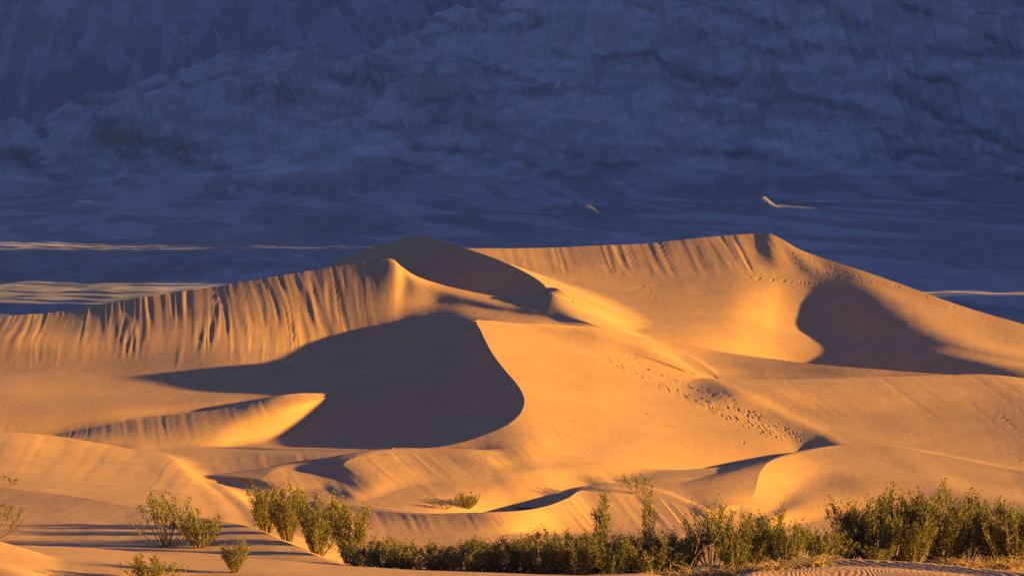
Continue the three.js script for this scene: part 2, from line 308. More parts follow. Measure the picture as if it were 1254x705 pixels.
// ---- middle dune: dark slip face on the left, big bright slope on the right
{
  // the bright slope is nearly one plane through the peak that eases off towards its foot
  const n = [0.2, 0.95, 0.15], peak = at(585, 393, 405), c0 = n[0] * peak.x + n[1] * peak.y + n[2] * peak.z;
  const slope = (px, py) => { const a = at(px, py, 1); return [px, py, c0 / (n[0] * a.x + n[1] * a.y + n[2] * a.z) + 10 * smooth(650, 525, px) - 8 * smooth(850, 1020, px) * smooth(500, 548, py)]; };
  const onSlope = list => list.map(p => slope(...p));
  const crest = [[480, 551, 356], [530, 548, 356], [560, 543, 356.5], [590, 534, 358.5], [618, 522, 361.5], [635, 509, 366], [642, 495, 371], [641, 484, 374.5], [633, 470, 378.8], [620, 455, 383.3], [606, 437, 389], [596, 420, 394.6], [589, 405, 400], [585, 393, 405], [597, 392.5, 406], [640, 396, 408], [700, 400, 410], [760, 408, 412], [800, 419, 411.5], [845, 437, 408.5], [889, 463, 402], [925, 480, 397]];
  const slip = [[480, 551.5, 357], [470, 551, 358.2], [440, 551, 360], [400, 551, 362.8], [350, 550, 366.5], [310, 549, 369.8], [280, 547.5, 374.5], [300, 536, 379.5], [345, 512, 385], [400, 480, 391], [450, 456, 396.5], [500, 432, 401], [545, 410, 404], [583, 393.5, 406]];
  const down = slip.map((p, i) => { const a = at(...crest[i]), b = at(...p); const v = a.clone().lerp(b, 0.45); v.y = mix(a.y, b.y, 0.86); return v; });
  const back = [[610, 402, 412], [650, 408, 414], [708, 414, 416], [768, 424, 418], [808, 436, 417], [852, 452, 414], [897, 476, 407], [930, 490, 402]].map(p => at(...p));
  loft({ label: 'great central dune with a dark curved slip face and bright trodden slope', crest: 2, step: 0.17, out: 5, down: 1.5, vStep: 1.25, backStep: 0.4,
    rails: [slip.concat([[600, 396, 407.5]]).map(p => at(...p)).concat(back.slice(1)), down.concat(back.map((b, i) => at(...crest[14 + i]).lerp(b, 0.5))), crest,
      onSlope([[490, 558], [540, 555], [580, 551], [612, 543], [640, 532], [660, 518], [668, 503], [668, 491], [665, 478], [660, 464], [655, 448], [652, 432], [652, 418], [655, 408], [670, 408], [690, 410], [735, 415], [785, 425], [825, 437], [862, 452], [898, 474], [935, 490]]),
      onSlope([[500, 572], [555, 570], [600, 569], [640, 566], [675, 560], [702, 550], [722, 538], [732, 528], [740, 515], [745, 503], [750, 490], [755, 478], [762, 468], [772, 460], [785, 456], [805, 454], [840, 458], [875, 468], [900, 478], [922, 488], [945, 500], [970, 512]]),
      onSlope([[510, 590], [570, 592], [620, 593], [665, 594], [705, 593], [735, 592], [765, 590], [790, 587], [812, 584], [832, 580], [850, 575], [868, 569], [886, 563], [904, 558], [922, 554], [942, 550], [965, 546], [985, 543], [1000, 541], [1015, 540], [1035, 540], [1055, 542]])],
    relief: (x, y, d, s, u, t) => s < 0 ? 0 : (0.05 * (fbm(x / 7, d / 7) - 0.5) + 0.04 * flutes(x, y, 1.3, 1.1) * smooth(0.1, 0.25, t) * smooth(0.55, 0.3, t) * smooth(0.32, 0.2, u)) * smooth(0, 2, s) });
}
// ---- ridge with the straight crest on the right
{
  const turn = k => ([px, py, d]) => [px, py, d + k * smooth(880, 1260, px)];
  const crest = [[865, 466, 398], [889, 464, 400], [920, 464.5, 399.5], [960, 464.5, 399], [1010, 463.5, 398.5], [1060, 462, 398], [1110, 460.5, 397.5], [1160, 459.5, 397], [1210, 459.3, 396.5], [1232, 460.5, 396], [1254, 463.5, 395], [1340, 478, 391]].map(turn(9));
  loft({ label: 'bright ridge with a straight level crest and faint downhill streaks', crest: 1, step: 0.3, out: 5, down: 1.5, backStep: 0.5,
    rails: [shift(crest, -2, -2.4, 9), crest,
      [[900, 482, 388], [925, 480, 389], [955, 481, 388.5], [995, 482, 388], [1045, 481, 387.5], [1095, 479, 387], [1145, 477, 386.5], [1195, 476, 386], [1242, 476, 385], [1262, 477, 384.5], [1285, 480, 383.5], [1370, 494, 380]].map(turn(9)),
      [[945, 506, 383], [975, 506, 383], [1005, 507, 382], [1045, 508, 380.5], [1092, 507, 379], [1140, 505, 378.2], [1188, 503, 377.4], [1236, 501, 376.8], [1280, 500, 376.2], [1300, 501, 375.8], [1320, 503, 375], [1400, 515, 371]].map(turn(7)),
      [[1010, 538, 371], [1040, 539, 370], [1070, 541, 369], [1105, 543, 368], [1150, 545, 367], [1196, 546, 366.2], [1240, 546, 365.6], [1284, 545, 365], [1322, 544, 364.5], [1340, 544, 364], [1360, 545, 363.5], [1430, 555, 359]].map(turn(3)),
      onApron([[1060, 575], [1090, 578], [1120, 581], [1155, 585], [1200, 590], [1245, 594], [1290, 596], [1330, 597], [1365, 597], [1385, 597], [1400, 598], [1460, 605]]),
      onApron([[1070, 625, -2], [1105, 627, -2], [1138, 629, -2], [1172, 632, -2], [1215, 635, -2], [1258, 637, -2], [1302, 638, -2], [1340, 638, -2], [1375, 638, -2], [1395, 638, -2], [1410, 638, -2], [1470, 642, -2]])],
    relief: (x, y, d, s) => s < 0 ? 0 : 0.03 * flutes(x, y, 1.1, 1.0) * smooth(0, 1.5, s) * smooth(34, 14, s) + 0.06 * (fbm(x / 6, d / 6) - 0.5) * smooth(0, 2, s) });
}
// ---- ridge with fluted slope on the left, before the long fluted dune
{
  const crest = [[20, 533, 385], [60, 529, 385.5], [104, 521, 385.5], [134, 516, 385.5], [165, 512.5, 385.5], [201, 509, 385.5], [245, 504, 385.5], [285, 498, 385.8], [320, 489.5, 386.4], [345, 484, 387], [368, 481.5, 388], [390, 481.5, 389], [404, 483, 390]];
  loft({ join: 0.5, last: [2.2, 1.0], label: 'small fluted ridge beside the tip of the dark slip face', crest: 1, step: 0.18, out: 3, down: 1.5, backStep: 0.5,
    rails: [shift(crest, -3, -1.6, 8), crest,
      [[30, 538, 381.5], [70, 534, 381.5], [113, 528, 381.5], [143, 524, 381.5], [172, 521, 381.4], [204, 518, 381.3], [242, 514, 381.2], [276, 510, 381.4], [308, 503, 382.4], [335, 497, 383.6], [360, 492, 385], [384, 488.5, 386.8], [400, 487, 388.6]],
      [[50, 546, 374], [90, 546, 373.5], [130, 545.5, 373], [156, 545.5, 373], [180, 545.5, 373], [208, 545.5, 373], [238, 545, 373.2], [262, 543, 374], [292, 536, 376.4], [322, 526, 379], [350, 514, 381.8], [378, 502, 384.8], [398, 493, 387.4]]],
    relief: (x, y, d, s) => s < 0 ? 0.05 * flutes(x, y, 1.0, 0.7) * Math.exp(s / 0.8) : 0.03 * flutes(x, y, 1.0, 0.55) * smooth(11, 4, s) });
}
// ---- broad apron at the left
{
  const crest = [[-140, 535, 358], [-60, 531, 360], [0, 528.5, 362], [30, 530, 363], [58, 532.5, 364], [90, 537, 364], [125, 543, 363], [161, 549, 361], [190, 554, 358], [212, 561, 354], [228, 573, 348], [245, 586, 341], [285, 602, 332]];
  loft({ label: 'broad bright sand apron with diagonal streaks at the left', crest: 1, step: 0.3, out: 5, down: 1.5, backStep: 0.5,
    rails: [shift(crest, 3, -1.8, 8), crest,
      [[-140, 552, 346], [-60, 549, 348], [0, 546, 350], [40, 549, 350.5], [75, 553, 351], [108, 557, 350.5], [140, 561, 349], [172, 566, 347], [200, 571, 344], [222, 577, 341], [240, 586, 337], [258, 596, 332], [295, 610, 325]],
      [[-140, 578, 328], [-60, 577, 329], [0, 577, 330], [50, 580, 330], [92, 583, 330], [128, 586, 329.5], [160, 589, 329], [190, 592, 328], [218, 596, 326], [240, 601, 324], [260, 607, 321], [280, 614, 318], [310, 622, 314]],
      [[-140, 612, 305], [-60, 612, 305], [0, 613, 305], [60, 616, 304], [105, 618, 304], [145, 620, 303.5], [178, 622, 303], [208, 625, 302], [236, 628, 301], [260, 632, 300], [280, 636, 298], [300, 640, 297], [330, 645, 295]],
      [[-140, 680, 262], [-60, 680, 262], [0, 682, 262], [60, 684, 262], [110, 686, 262], [155, 688, 262], [190, 690, 262], [222, 692, 262], [252, 694, 262], [278, 697, 262], [300, 700, 262], [325, 704, 262], [360, 708, 262]]],
    relief: (x, y, d, s) => 0.04 * flutes(x, y, 2.2, 1.1) * smooth(0, 1.5, s) * smooth(44, 22, s) + 0.05 * (fbm(x / 6, d / 6) - 0.5) });
}
// ---- level sand before the central slip face, down to the shrubs
{
  const cols = [150, 200, 240, 280, 330, 380, 440, 500, 560, 620, 690, 760, 830, 900, 960, 1020, 1080, 1140, 1220, 1310, 1400];
  const top = [[150, 548, 372], [200, 548.5, 372], [240, 549, 371.5], [280, 549.5, 370.5], [330, 551, 366], [380, 552, 362], [440, 552.5, 357.5], [500, 553, 354]].concat(onApron([[560, 564, -1], [620, 570, -2], [690, 577, -3], [760, 580, -3], [830, 577, -3], [900, 572, -4], [960, 564, -5], [1020, 558, -6], [1080, 556, -6], [1140, 560, -6], [1220, 566, -4], [1310, 580, -4], [1400, 592, -4]]));
  const row = (py, f = 0) => onApron(cols.map((px, i) => [px + (py - 555) * 0.12, mix(py, Math.max(py, top[i][1] + 8), 1), f]));
  loft({ join: 0.5, label: 'smooth sunlit sand flat under the foot of the dark slip face', crest: 1, step: 0.32, out: 4, down: 1.5,
    rails: [top.map(([px, py, d]) => [px, py - 1.5, d + 2]), top, row(566), row(588), row(612), row(640), row(690)],
    relief: (x, y, d, s) => 0.03 * flutes(x, y, 2.2, 1.2) * smooth(2, 6, s) + 0.08 * (fbm(x / 9, d / 9) - 0.5) - hollow(x, d) });
}
// ---- small crescent dune, left of two
loft({ join: 0.25, label: 'small crescent dune with a grey shaded hollow', crest: 1, step: 0.16, out: 1.5, down: 0.7,
  rails: [[[236, 594, -0.5], [238, 591, -0.5], [240, 588, -0.3], [243, 585, -0.2], [275, 581, -0.2], [318, 576.5, -0.2], [352, 571, -0.5], [385, 569, -1], [420, 570, -1]],
    [[255, 594, 0.4], [285, 591.5, 1.4], [306, 590, 2.6], [317, 588, 4.2], [325, 582, 4.6], [336, 575.5, 4.4], [352, 573.5, 3.0], [385, 574, 1.6], [420, 577, 0.4]],
    [[270, 599, 0.4], [298, 597, 1.2], [318, 596, 2.2], [332, 594, 3.0], [342, 590, 3.4], [354, 585, 3.2], [370, 582, 2.4], [398, 581, 1.4], [430, 583, 0.3]],
    [[295, 612, -0.8], [318, 611, -0.8], [338, 610, -0.8], [354, 608, -0.8], [368, 605, -0.8], [384, 602, -0.8], [402, 599, -0.8], [424, 597, -0.8], [450, 596, -0.8]]].map(onApron),
  relief: (x, y, d, s) => s < 0 ? 0 : 0.03 * flutes(x, y, 1.6, 0.9) * smooth(0, 1, s) });
// ---- small crescent dune, with the blue hollow
loft({ join: 0.25, label: 'small crescent dune with a blue shaded hollow and low streaky slope', crest: 1, step: 0.19, out: 2, down: 0.9,
  rails: [[[362, 590, -0.5], [358, 584, -0.5], [350, 578, -0.4], [347, 574, -0.3], [372, 568.5, -0.3], [405, 560.5, -0.3], [462, 553, -0.3], [522, 551, -0.8], [583, 552, -0.8], [653, 556, -0.8], [723, 565, -0.8]],
    [[392, 587, 0.3], [407, 581.5, 1.4], [414, 577, 2.8], [419, 570, 4.4], [426, 563.5, 4.8], [440, 558.5, 4.0], [465, 554.5, 2.4], [520, 554, 1.6], [580, 556, 1.8], [650, 562, 1.4], [720, 572, 0.4]],
    [[405, 597, 0.2], [422, 592, 1.0], [434, 587, 2.0], [442, 579, 3.0], [452, 572, 3.4], [468, 567, 3.0], [492, 564, 2.0], [540, 563, 1.6], [597, 566, 1.8], [665, 573, 1.4], [735, 582, 0.3]],
    [[440, 616, -0.8], [452, 613, -0.8], [464, 610, -0.8], [476, 605, -0.8], [490, 600, -0.8], [508, 596, -0.8], [530, 593, -0.8], [575, 591, -0.8], [625, 592, -0.8], [686, 595, -0.8], [750, 600, -0.8]]].map(onApron),
  relief: (x, y, d, s) => s < 0 ? 0 : 0.04 * flutes(x, y, 1.9, 0.65) * smooth(0, 1, s) * smooth(22, 3, s) });
// ---- fluted ridge in front, dark hollow behind it
{
  const behind = onApron([[375, 617, -0.5], [425, 619, -0.5], [465, 623, -0.5], [495, 625, -0.4], [520, 626, -0.3], [545, 624.5, -0.3], [575, 620, -0.3], [605, 615.5, -0.3], [640, 610, -0.3], [676, 604, -0.3], [712, 598, -0.3], [745, 594, -0.6], [778, 595, -0.6], [810, 602, -0.6], [846, 616, -0.6], [880, 634, -0.6]]);
  const list = [[380, 622, 1.2], [430, 623.5, 2.0], [470, 626.5, 3.0], [500, 628.5, 3.8], [530, 629, 4.6], [567, 628, 5.6], [600, 627.5, 6.4], [634, 626, 7.2], [668, 620, 7.4], [695, 610, 6.4], [716, 599.5, 4.4], [745, 597.5, 3.8], [776, 600, 3.0], [806, 607, 2.8], [840, 621, 2.2], [872, 638, 1.2]];
  const down = (dx, y0, k, f) => onApron(list.map(([px, py, q]) => [px + dx, mix(py, y0, k), f(q)]));
  loft({ join: 0.25, last: [6, 3], label: 'low fluted ridge with a long dark hollow behind its crest', crest: 1, step: 0.17, out: 4, down: 2,
    rails: [behind, onApron(list), down(10, 642, 0.55, q => 0.8 * q), down(26, 672, 0.9, q => -0.8)],
    relief: (x, y, d, s) => s < 0 ? -hollow(x, d) * smooth(0, -2.2, s) : 0.055 * flutes(x, y, 1.0, 0.55) * smooth(0.2, 1.5, s) * smooth(16, 4, s) });
}
// ---- crescent dune at the lower right
loft({ join: 0.3, label: 'smooth orange crescent dune with a blue shaded hollow at its left', crest: 1, step: 0.22, out: 3, down: 1.5, vStep: 1.6,
  rails: [[[872, 630, -0.5], [862, 616, -0.5], [850, 606, -0.4], [838, 595, -0.3], [872, 583, -0.3], [930, 566, -0.3], [985, 552.5, -0.3], [1024, 546.5, -0.3], [1062, 545.5, -0.5], [1104, 548, -0.6], [1155, 557, -0.6], [1226, 572, -0.6], [1326, 592, -0.6]],
    [[905, 624, 0.2], [918, 613, 1.4], [925, 602, 3.4], [928, 589, 5.0], [932, 577, 5.6], [946, 563.5, 5.2], [984, 554, 2.4], [1021, 548.5, 1.2], [1060, 547.5, 1.0], [1100, 551, 1.2], [1150, 560, 1.2], [1220, 575, 0.8], [1320, 595, 0.3]],
    [[925, 634, 0], [940, 624, 0.8], [952, 613, 1.9], [962, 601, 3.0], [974, 590, 3.3], [992, 580, 3.1], [1022, 572, 2.4], [1055, 568, 1.8], [1090, 569, 1.6], [1130, 574, 1.8], [1178, 583, 1.2], [1245, 597, 0.8], [1340, 616, 0.2]],
    [[945, 655, -0.8], [962, 650, -0.8], [982, 644, -0.8], [1004, 638, -0.8], [1030, 632, -0.8], [1055, 627, -0.8], [1085, 623, -0.8], [1115, 621, -0.8], [1145, 622, -0.8], [1180, 627, -0.8], [1225, 635, -0.8], [1285, 646, -0.8], [1370, 660, -0.8]]].map(onApron),
  relief: (x, y, d, s) => s < 0 ? 0 : 0.06 * (fbm(x / 5, d / 5) - 0.5) * smooth(0, 2, s) });
// ---- foreground: dim mound at the left
{
  const crest = [[-90, 590, 142], [-30, 594, 140.5], [0, 597, 139.5], [50, 602, 137.8], [100, 609, 135.4], [150, 618, 132.6], [190, 625, 130.5], [223, 630.5, 129], [250, 634, 128], [273, 638, 127], [307, 645.5, 125.2], [334, 656, 123], [372, 674, 119.5], [416, 692, 115.5], [460, 704, 112]];
  loft({ near: true, label: 'low foreground mound marked by long shrub shadows', crest: 1, step: 0.12, out: 2, down: 0.8, vStep: 1.4, backStep: 0.2,
    rails: [shift(crest, 1.2, -0.9, 3.5), crest,
      [[-90, 606, 137.5], [-30, 610, 136.2], [0, 613, 135.3], [50, 618, 133.6], [98, 624, 131.6], [145, 632, 129.4], [182, 638, 127.8], [212, 643, 126.6], [238, 647, 125.6], [262, 651, 124.6], [292, 657, 123], [320, 666, 121], [355, 680, 118], [400, 695, 114.5], [445, 706, 111]],
      [[-90, 650, 126], [-30, 652, 125.5], [0, 653, 125.2], [45, 655, 124.8], [90, 658, 124], [132, 662, 123], [165, 665, 122.2], [192, 668, 121.4], [218, 671, 120.6], [244, 673, 120], [276, 677, 119], [306, 683, 117.6], [342, 692, 115.5], [388, 703, 112.5], [432, 712, 109.5]],
      [[-90, 690, 119.5], [-30, 690, 119.2], [0, 690, 119], [40, 691, 118.6], [84, 692, 118], [124, 693, 117.4], [156, 694, 116.9], [182, 695, 116.4], [208, 696, 115.9], [236, 697, 115.3], [268, 699, 114.5], [298, 702, 113.5], [336, 708, 112], [380, 715, 110], [424, 722, 107.5]]],
    relief: (x, y, d, s) => 0.05 * (fbm(x / 1.7, d / 2.5) - 0.5) });
}
// ---- foreground: nearest brown rise across the bottom left
{
  const crest = [[-90, 668, 107], [-20, 668, 107.5], [30, 667.5, 108], [80, 669, 108.2], [130, 672, 108.2], [191, 677.5, 108], [240, 680, 107.8], [300, 683.5, 107.5], [380, 689, 107], [440, 693.5, 106.5], [520, 698, 106], [600, 701, 105.6], [700, 704, 105.4], [820, 706, 105.2]];
  loft({ near: true, label: 'nearest brown sand rise along the bottom edge', crest: 1, step: 0.12, out: 2, down: 0.8, vStep: 1.4,
    rails: [shift(crest, 0.4, -0.7, 3.2), crest,
      [[-90, 678, 104], [-20, 678, 104.4], [30, 679, 104.6], [80, 681, 104.6], [130, 684, 104.6], [191, 689, 104.3], [240, 692, 104], [300, 695, 103.7], [380, 701, 103], [440, 705, 102.5], [520, 709, 102], [600, 712, 101.6], [700, 715, 101.4], [820, 717, 101]],
      [[-90, 720, 96], [-20, 720, 96], [30, 720, 96], [80, 721, 96], [130, 722, 96], [191, 724, 96], [240, 726, 96], [300, 729, 95.5], [380, 733, 95], [440, 736, 95], [520, 740, 94.5], [600, 742, 94], [700, 744, 94], [820, 746, 94]]],
    relief: (x, y, d, s) => 0.03 * (fbm(x / 1.2, d / 1.8) - 0.5) });
}
// ---- foreground: bright mound in the bottom left corner
{
  const crest = [[-120, 640, 101], [-60, 650, 101], [-20, 658, 101], [5, 665, 100.8], [25, 671.5, 100.4], [45, 682, 99.6], [62, 695, 98.6], [80, 710, 97.4], [100, 728, 96]];
  loft({ near: true, label: 'bright orange sand mound in the near corner', crest: 1, step: 0.12, out: 1.5, down: 0.8,
    rails: [shift(crest, 0.5, -0.6, 2.5), crest,
      [[-120, 665, 98], [-60, 672, 98], [-20, 679, 98], [8, 686, 97.6], [30, 694, 97], [52, 705, 96.2], [72, 716, 95.4], [92, 728, 94.4], [112, 742, 93.4]],
      [[-120, 720, 92.5], [-60, 724, 92.5], [-20, 728, 92.5], [12, 733, 92], [40, 739, 91.5], [64, 746, 91], [86, 754, 90.4], [108, 763, 89.8], [130, 773, 89]]],
    relief: (x, y, d, s) => 0.02 * (fbm(x / 1.2, d / 1.8) - 0.5) });
}
// ---- foreground: rippled sand bank at the lower right
{
  const crest = [[930, 702, 110], [985, 691, 111.5], [1035, 684, 112.5], [1080, 686, 112.2], [1125, 688.5, 111.6], [1170, 692, 110.8], [1215, 697, 109.6], [1260, 702, 108.4], [1320, 708, 107]];
  loft({ near: true, rippled: true, label: 'rippled sand bank below the dark shrubs', crest: 1, step: 0.07, out: 2, down: 0.8,
    rails: [shift(crest, 0.5, -0.5, 2.5), crest,
      [[920, 706, 108], [975, 697, 109.4], [1030, 691, 110.4], [1080, 693, 110], [1125, 696, 109.3], [1170, 700, 108.4], [1215, 705, 107.3], [1260, 710, 106.2], [1320, 716, 105]],
      [[900, 722, 103], [955, 718, 103.5], [1010, 715, 104], [1065, 716, 103.8], [1115, 719, 103.2], [1162, 723, 102.5], [1208, 728, 101.7], [1255, 733, 100.8], [1320, 740, 99.8]]],
    relief: (x, y, d, s) => 0.03 * (fbm(x / 1.2, d / 1.8) - 0.5) + 0.025 * Math.sin((x + 0.25 * d + 0.3 * noise(x, d)) * 2 * PI / 0.34) * smooth(0, 0.8, s) * smooth(5, 3, s) });
}

// ---- footprints pressed into the sand
const prints = new Map();
function dent(x, d, r, deep) { const k = Math.floor(x) + ',' + Math.floor(d); for (let i = -1; i <= 1; i++) for (let j = -1; j <= 1; j++) { const q = (Math.floor(x) + i) + ',' + (Math.floor(d) + j); if (!prints.has(q)) prints.set(q, []); prints.get(q).push([x, d, r, deep]); } }
function trail(points, pace, spread, deep, n = 1) {
  const w = points.map(p => hit(p[0], p[1], 250)).filter(Boolean);
  for (let k = 0; k < n; k++) for (let i = 1; i < w.length; i++) {
    const l = w[i].distanceTo(w[i - 1]);
    for (let s = 0; s < l; s += pace * range(0.8, 1.25)) { const p = w[i - 1].clone().lerp(w[i], s / l); dent(p.x + range(-1, 1) * spread, -p.z + range(-1, 1) * spread, range(0.11, 0.17), deep * range(0.4, 0.8)); }
  }
}
trail([[748, 440], [790, 462], [850, 490], [900, 512], [955, 536]], 0.5, 0.9, 0.13, 3);
trail([[765, 437], [830, 466], [900, 498], [1000, 542]], 0.5, 0.7, 0.12, 2);
trail([[700, 432], [760, 455], [800, 470], [850, 492]], 0.8, 0.5, 0.06, 1);
trail([[690, 452], [740, 482], [790, 505], [840, 530]], 0.9, 0.25, 0.06, 1);
trail([[905, 540], [915, 548]], 0.3, 0.5, 0.12, 1);
trail([[903, 338], [930, 341], [962, 344], [1000, 347], [1040, 347]], 0.75, 0.25, 0.17, 2);
trail([[970, 310], [985, 330], [1010, 335], [1060, 343], [1100, 352]], 0.7, 0.5, 0.10, 1);
trail([[990, 317], [1040, 334], [1100, 352], [1170, 377]], 0.9, 0.3, 0.09, 1);
trail([[775, 340], [790, 352], [800, 368]], 0.8, 0.5, 0.12, 1);
trail([[1225, 505], [1254, 532]], 0.5, 0.4, 0.1, 1); trail([[1243, 558], [1250, 570]], 0.5, 0.3, 0.1, 1);
trail([[585, 383], [620, 388]], 0.6, 0.4, 0.1, 1);
function printDepth(x, d) {
  const list = prints.get(Math.floor(x) + ',' + Math.floor(d)); if (!list) return 0; let s = 0;
  for (const [a, b, r, deep] of list) { const q = ((x - a) ** 2 + (d - b) ** 2) / (r * r); if (q < 9) s += deep * (0.45 * Math.exp(-0.8 * (q - 1.6) * (q - 1.6)) - Math.exp(-q)); }
  return s;
}

// ---- join and build the meshes
let triangles = 0;
for (const L of lofts) {
  const parts = [], others = lofts.filter(o => o !== L);
  for (const { nu, nv, pos } of L.segs) {
    const n = nu * nv, y = new Float32Array(n), low = new Float32Array(n);
    for (let i = 0; i < n; i++) {
      const x = pos[i * 3], own = pos[i * 3 + 1], d = -pos[i * 3 + 2], k = L.near ? 0.25 : L.join ?? 0.9;
      let h = own, top = own; const b = baseHeight(x, d); h = smax(h, b, k); if (b > top) top = b;
      for (const o of others) { const q = look(o.map, x, d); if (q !== NONE) { h = smax(h, q, Math.min(k, o.near ? 0.25 : o.join ?? 0.9)); if (q > top) top = q; } }
      low[i] = top - own; y[i] = h;
      if (prints.size && d > 250) y[i] += printDepth(x, d);
    }
    // normals of the joined surface
    const nor = new Float32Array(n * 3), index = [], p = (i, c) => c === 1 ? y[i] : pos[i * 3 + c];
    for (let a = 0; a < nu - 1; a++) for (let j = 0; j < nv - 1; j++) {
      const q = a * nv + j;
      for (const [i0, i1, i2] of [[q, q + 1, q + nv], [q + 1, q + nv + 1, q + nv]]) {
        const ux = p(i1, 0) - p(i0, 0), uy = y[i1] - y[i0], uz = p(i1, 2) - p(i0, 2), vx = p(i2, 0) - p(i0, 0), vy = y[i2] - y[i0], vz = p(i2, 2) - p(i0, 2);
        let nx = uy * vz - uz * vy, ny = uz * vx - ux * vz, nz = ux * vy - uy * vx; const flip = ny < 0; if (flip) { nx = -nx; ny = -ny; nz = -nz; }
        for (const i of [i0, i1, i2]) { nor[i * 3] += nx; nor[i * 3 + 1] += ny; nor[i * 3 + 2] += nz; }
        if (Math.min(low[i0], low[i1], low[i2]) < (L.near ? 0.2 : 0.5)) flip ? index.push(i0, i2, i1) : index.push(i0, i1, i2);
      }
    }
    const out = new Float32Array(n * 3), uv = new Float32Array(n * 2);
    for (let i = 0; i < n; i++) {
      const l = Math.hypot(nor[i * 3], nor[i * 3 + 1], nor[i * 3 + 2]) || 1; nor[i * 3] /= l; nor[i * 3 + 1] /= l; nor[i * 3 + 2] /= l;
      out[i * 3] = pos[i * 3]; out[i * 3 + 2] = pos[i * 3 + 2]; out[i * 3 + 1] = y[i] - 0.6 * Math.max(0, low[i]); uv[i * 2] = pos[i * 3]; uv[i * 2 + 1] = -pos[i * 3 + 2];
    }
    const g = new THREE.BufferGeometry();
    g.setAttribute('position', new THREE.BufferAttribute(out, 3)); g.setAttribute('normal', new THREE.BufferAttribute(nor, 3)); g.setAttribute('uv', new THREE.BufferAttribute(uv, 2)); g.setIndex(index);
    parts.push(g); triangles += index.length / 3;
  }
  const g = mergeGeometries(parts), m = new THREE.Mesh(g, L.rippled ? RIPPLED_SAND : L.near ? NEAR_SAND : SAND);
  m.name = numbered('sand_dune'); m.castShadow = m.receiveShadow = true; tag(m, L.label, 'dune', null, 'structure'); scene.add(m);
}
// a grid mesh over distance rows, wider with distance
function sheet(name, label, rows, cols, half, height, material, color) {
  const nd = rows.length, pos = new Float32Array(nd * cols * 3), uv = new Float32Array(nd * cols * 2), col = color ? new Float32Array(nd * cols * 3) : null, index = [];
  for (let j = 0; j < nd; j++) for (let i = 0; i < cols; i++) {
    const d = rows[j], x = (i / (cols - 1) * 2 - 1) * half(d), k = j * cols + i;
    pos[k * 3] = x; pos[k * 3 + 1] = height(x, d); pos[k * 3 + 2] = -d; uv[k * 2] = x; uv[k * 2 + 1] = d;
    if (col) { const c = color(x, d, pos[k * 3 + 1]); col[k * 3] = c[0]; col[k * 3 + 1] = c[1]; col[k * 3 + 2] = c[2]; }
    if (j < nd - 1 && i < cols - 1) index.push(k, k + 1, k + cols, k + 1, k + cols + 1, k + cols);
  }
  const g = new THREE.BufferGeometry(); g.setAttribute('position', new THREE.BufferAttribute(pos, 3)); g.setAttribute('uv', new THREE.BufferAttribute(uv, 2)); if (col) g.setAttribute('color', new THREE.BufferAttribute(col, 3));
  g.setIndex(index); g.computeVertexNormals(); triangles += index.length / 3;
  const m = new THREE.Mesh(g, material); m.name = name; m.castShadow = m.receiveShadow = true; tag(m, label, null, null, 'structure'); scene.add(m); return m;
}
const steps = (a, b, n, p = 1) => Array.from({ length: n }, (_, i) => a * Math.pow(b / a, Math.pow(i / (n - 1), p)));
sheet('sand_sheet', 'rolling sand between and around the dunes', steps(30, 905, 400), 200, d => 40 + d * 0.2, (x, d) => {
  let h = baseHeight(x, d), deficit = 0, s = h; for (const l of lofts) { const q = look(l.map, x, d); if (q !== NONE) { s = smax(s, q, l.near ? 0.25 : l.join ?? 0.9); deficit = Math.max(deficit, q - h); } }
  return s - 0.6 * deficit;
}, SAND);

// ------------------------------------------------------------------ valley floor, mountains
const FLOOR = -35;
const rockMat = new THREE.MeshStandardMaterial({ vertexColors: true, roughness: 1, metalness: 0 });
// spur heights seen against the slopes behind, as (pixel column, pixel row)
const SPUR = [[-300, 235], [0, 200], [120, 160], [200, 126], [270, 103], [340, 86], [440, 76], [490, 60], [540, 46], [600, 24], [640, 4], [760, -40], [1000, -70], [1254, -80], [1700, -80]];
function spurRow(px) { let i = 0; while (i < SPUR.length - 2 && SPUR[i + 1][0] < px) i++; return mix(SPUR[i][1], SPUR[i + 1][1], smooth(0, 1, clamp((px - SPUR[i][0]) / (SPUR[i + 1][0] - SPUR[i][0])))); }
function spurHeight(x, d) {
  const px = W / 2 + x / 7000 * F;                                     // along the spur, measured at its crest 7 km out
  const crestH = (HORIZON - spurRow(px)) / F * 7000 + 35, wob = 500 * (fbm(x / 900 + 3, d / 2500) - 0.5);
  const t = (d + wob - 4300) / 2700;                                   // 0 at its foot, 1 at its crest
  return [t < 0 ? 0 : t < 1 ? crestH * Math.pow(t, 1.25) : crestH * Math.max(0, 1 - (t - 1) * 1.6), t];
}
const HILLS = [[718, 2900, 12, 60, 10], [705, 2960, 8, 50, 12], [734, 2870, 11, 40, 5], [934, 3350, 9, 24, 11], [962, 3350, 34, 20, 4]].map(([px, d, rx, rd, h]) => ({ x: (px - W / 2) / F * d, d, rx, rd, h }));
const hills = (x, d) => { let s = 0; for (const q of HILLS) { const r = Math.hypot((x - q.x) / q.rx, (d - q.d) / q.rd); if (r < 1.6) s = Math.max(s, q.h * smooth(1.6, 0, r) * (1 + 0.5 * (noise(x / 5, d / 9) - 0.5))); } return s; };
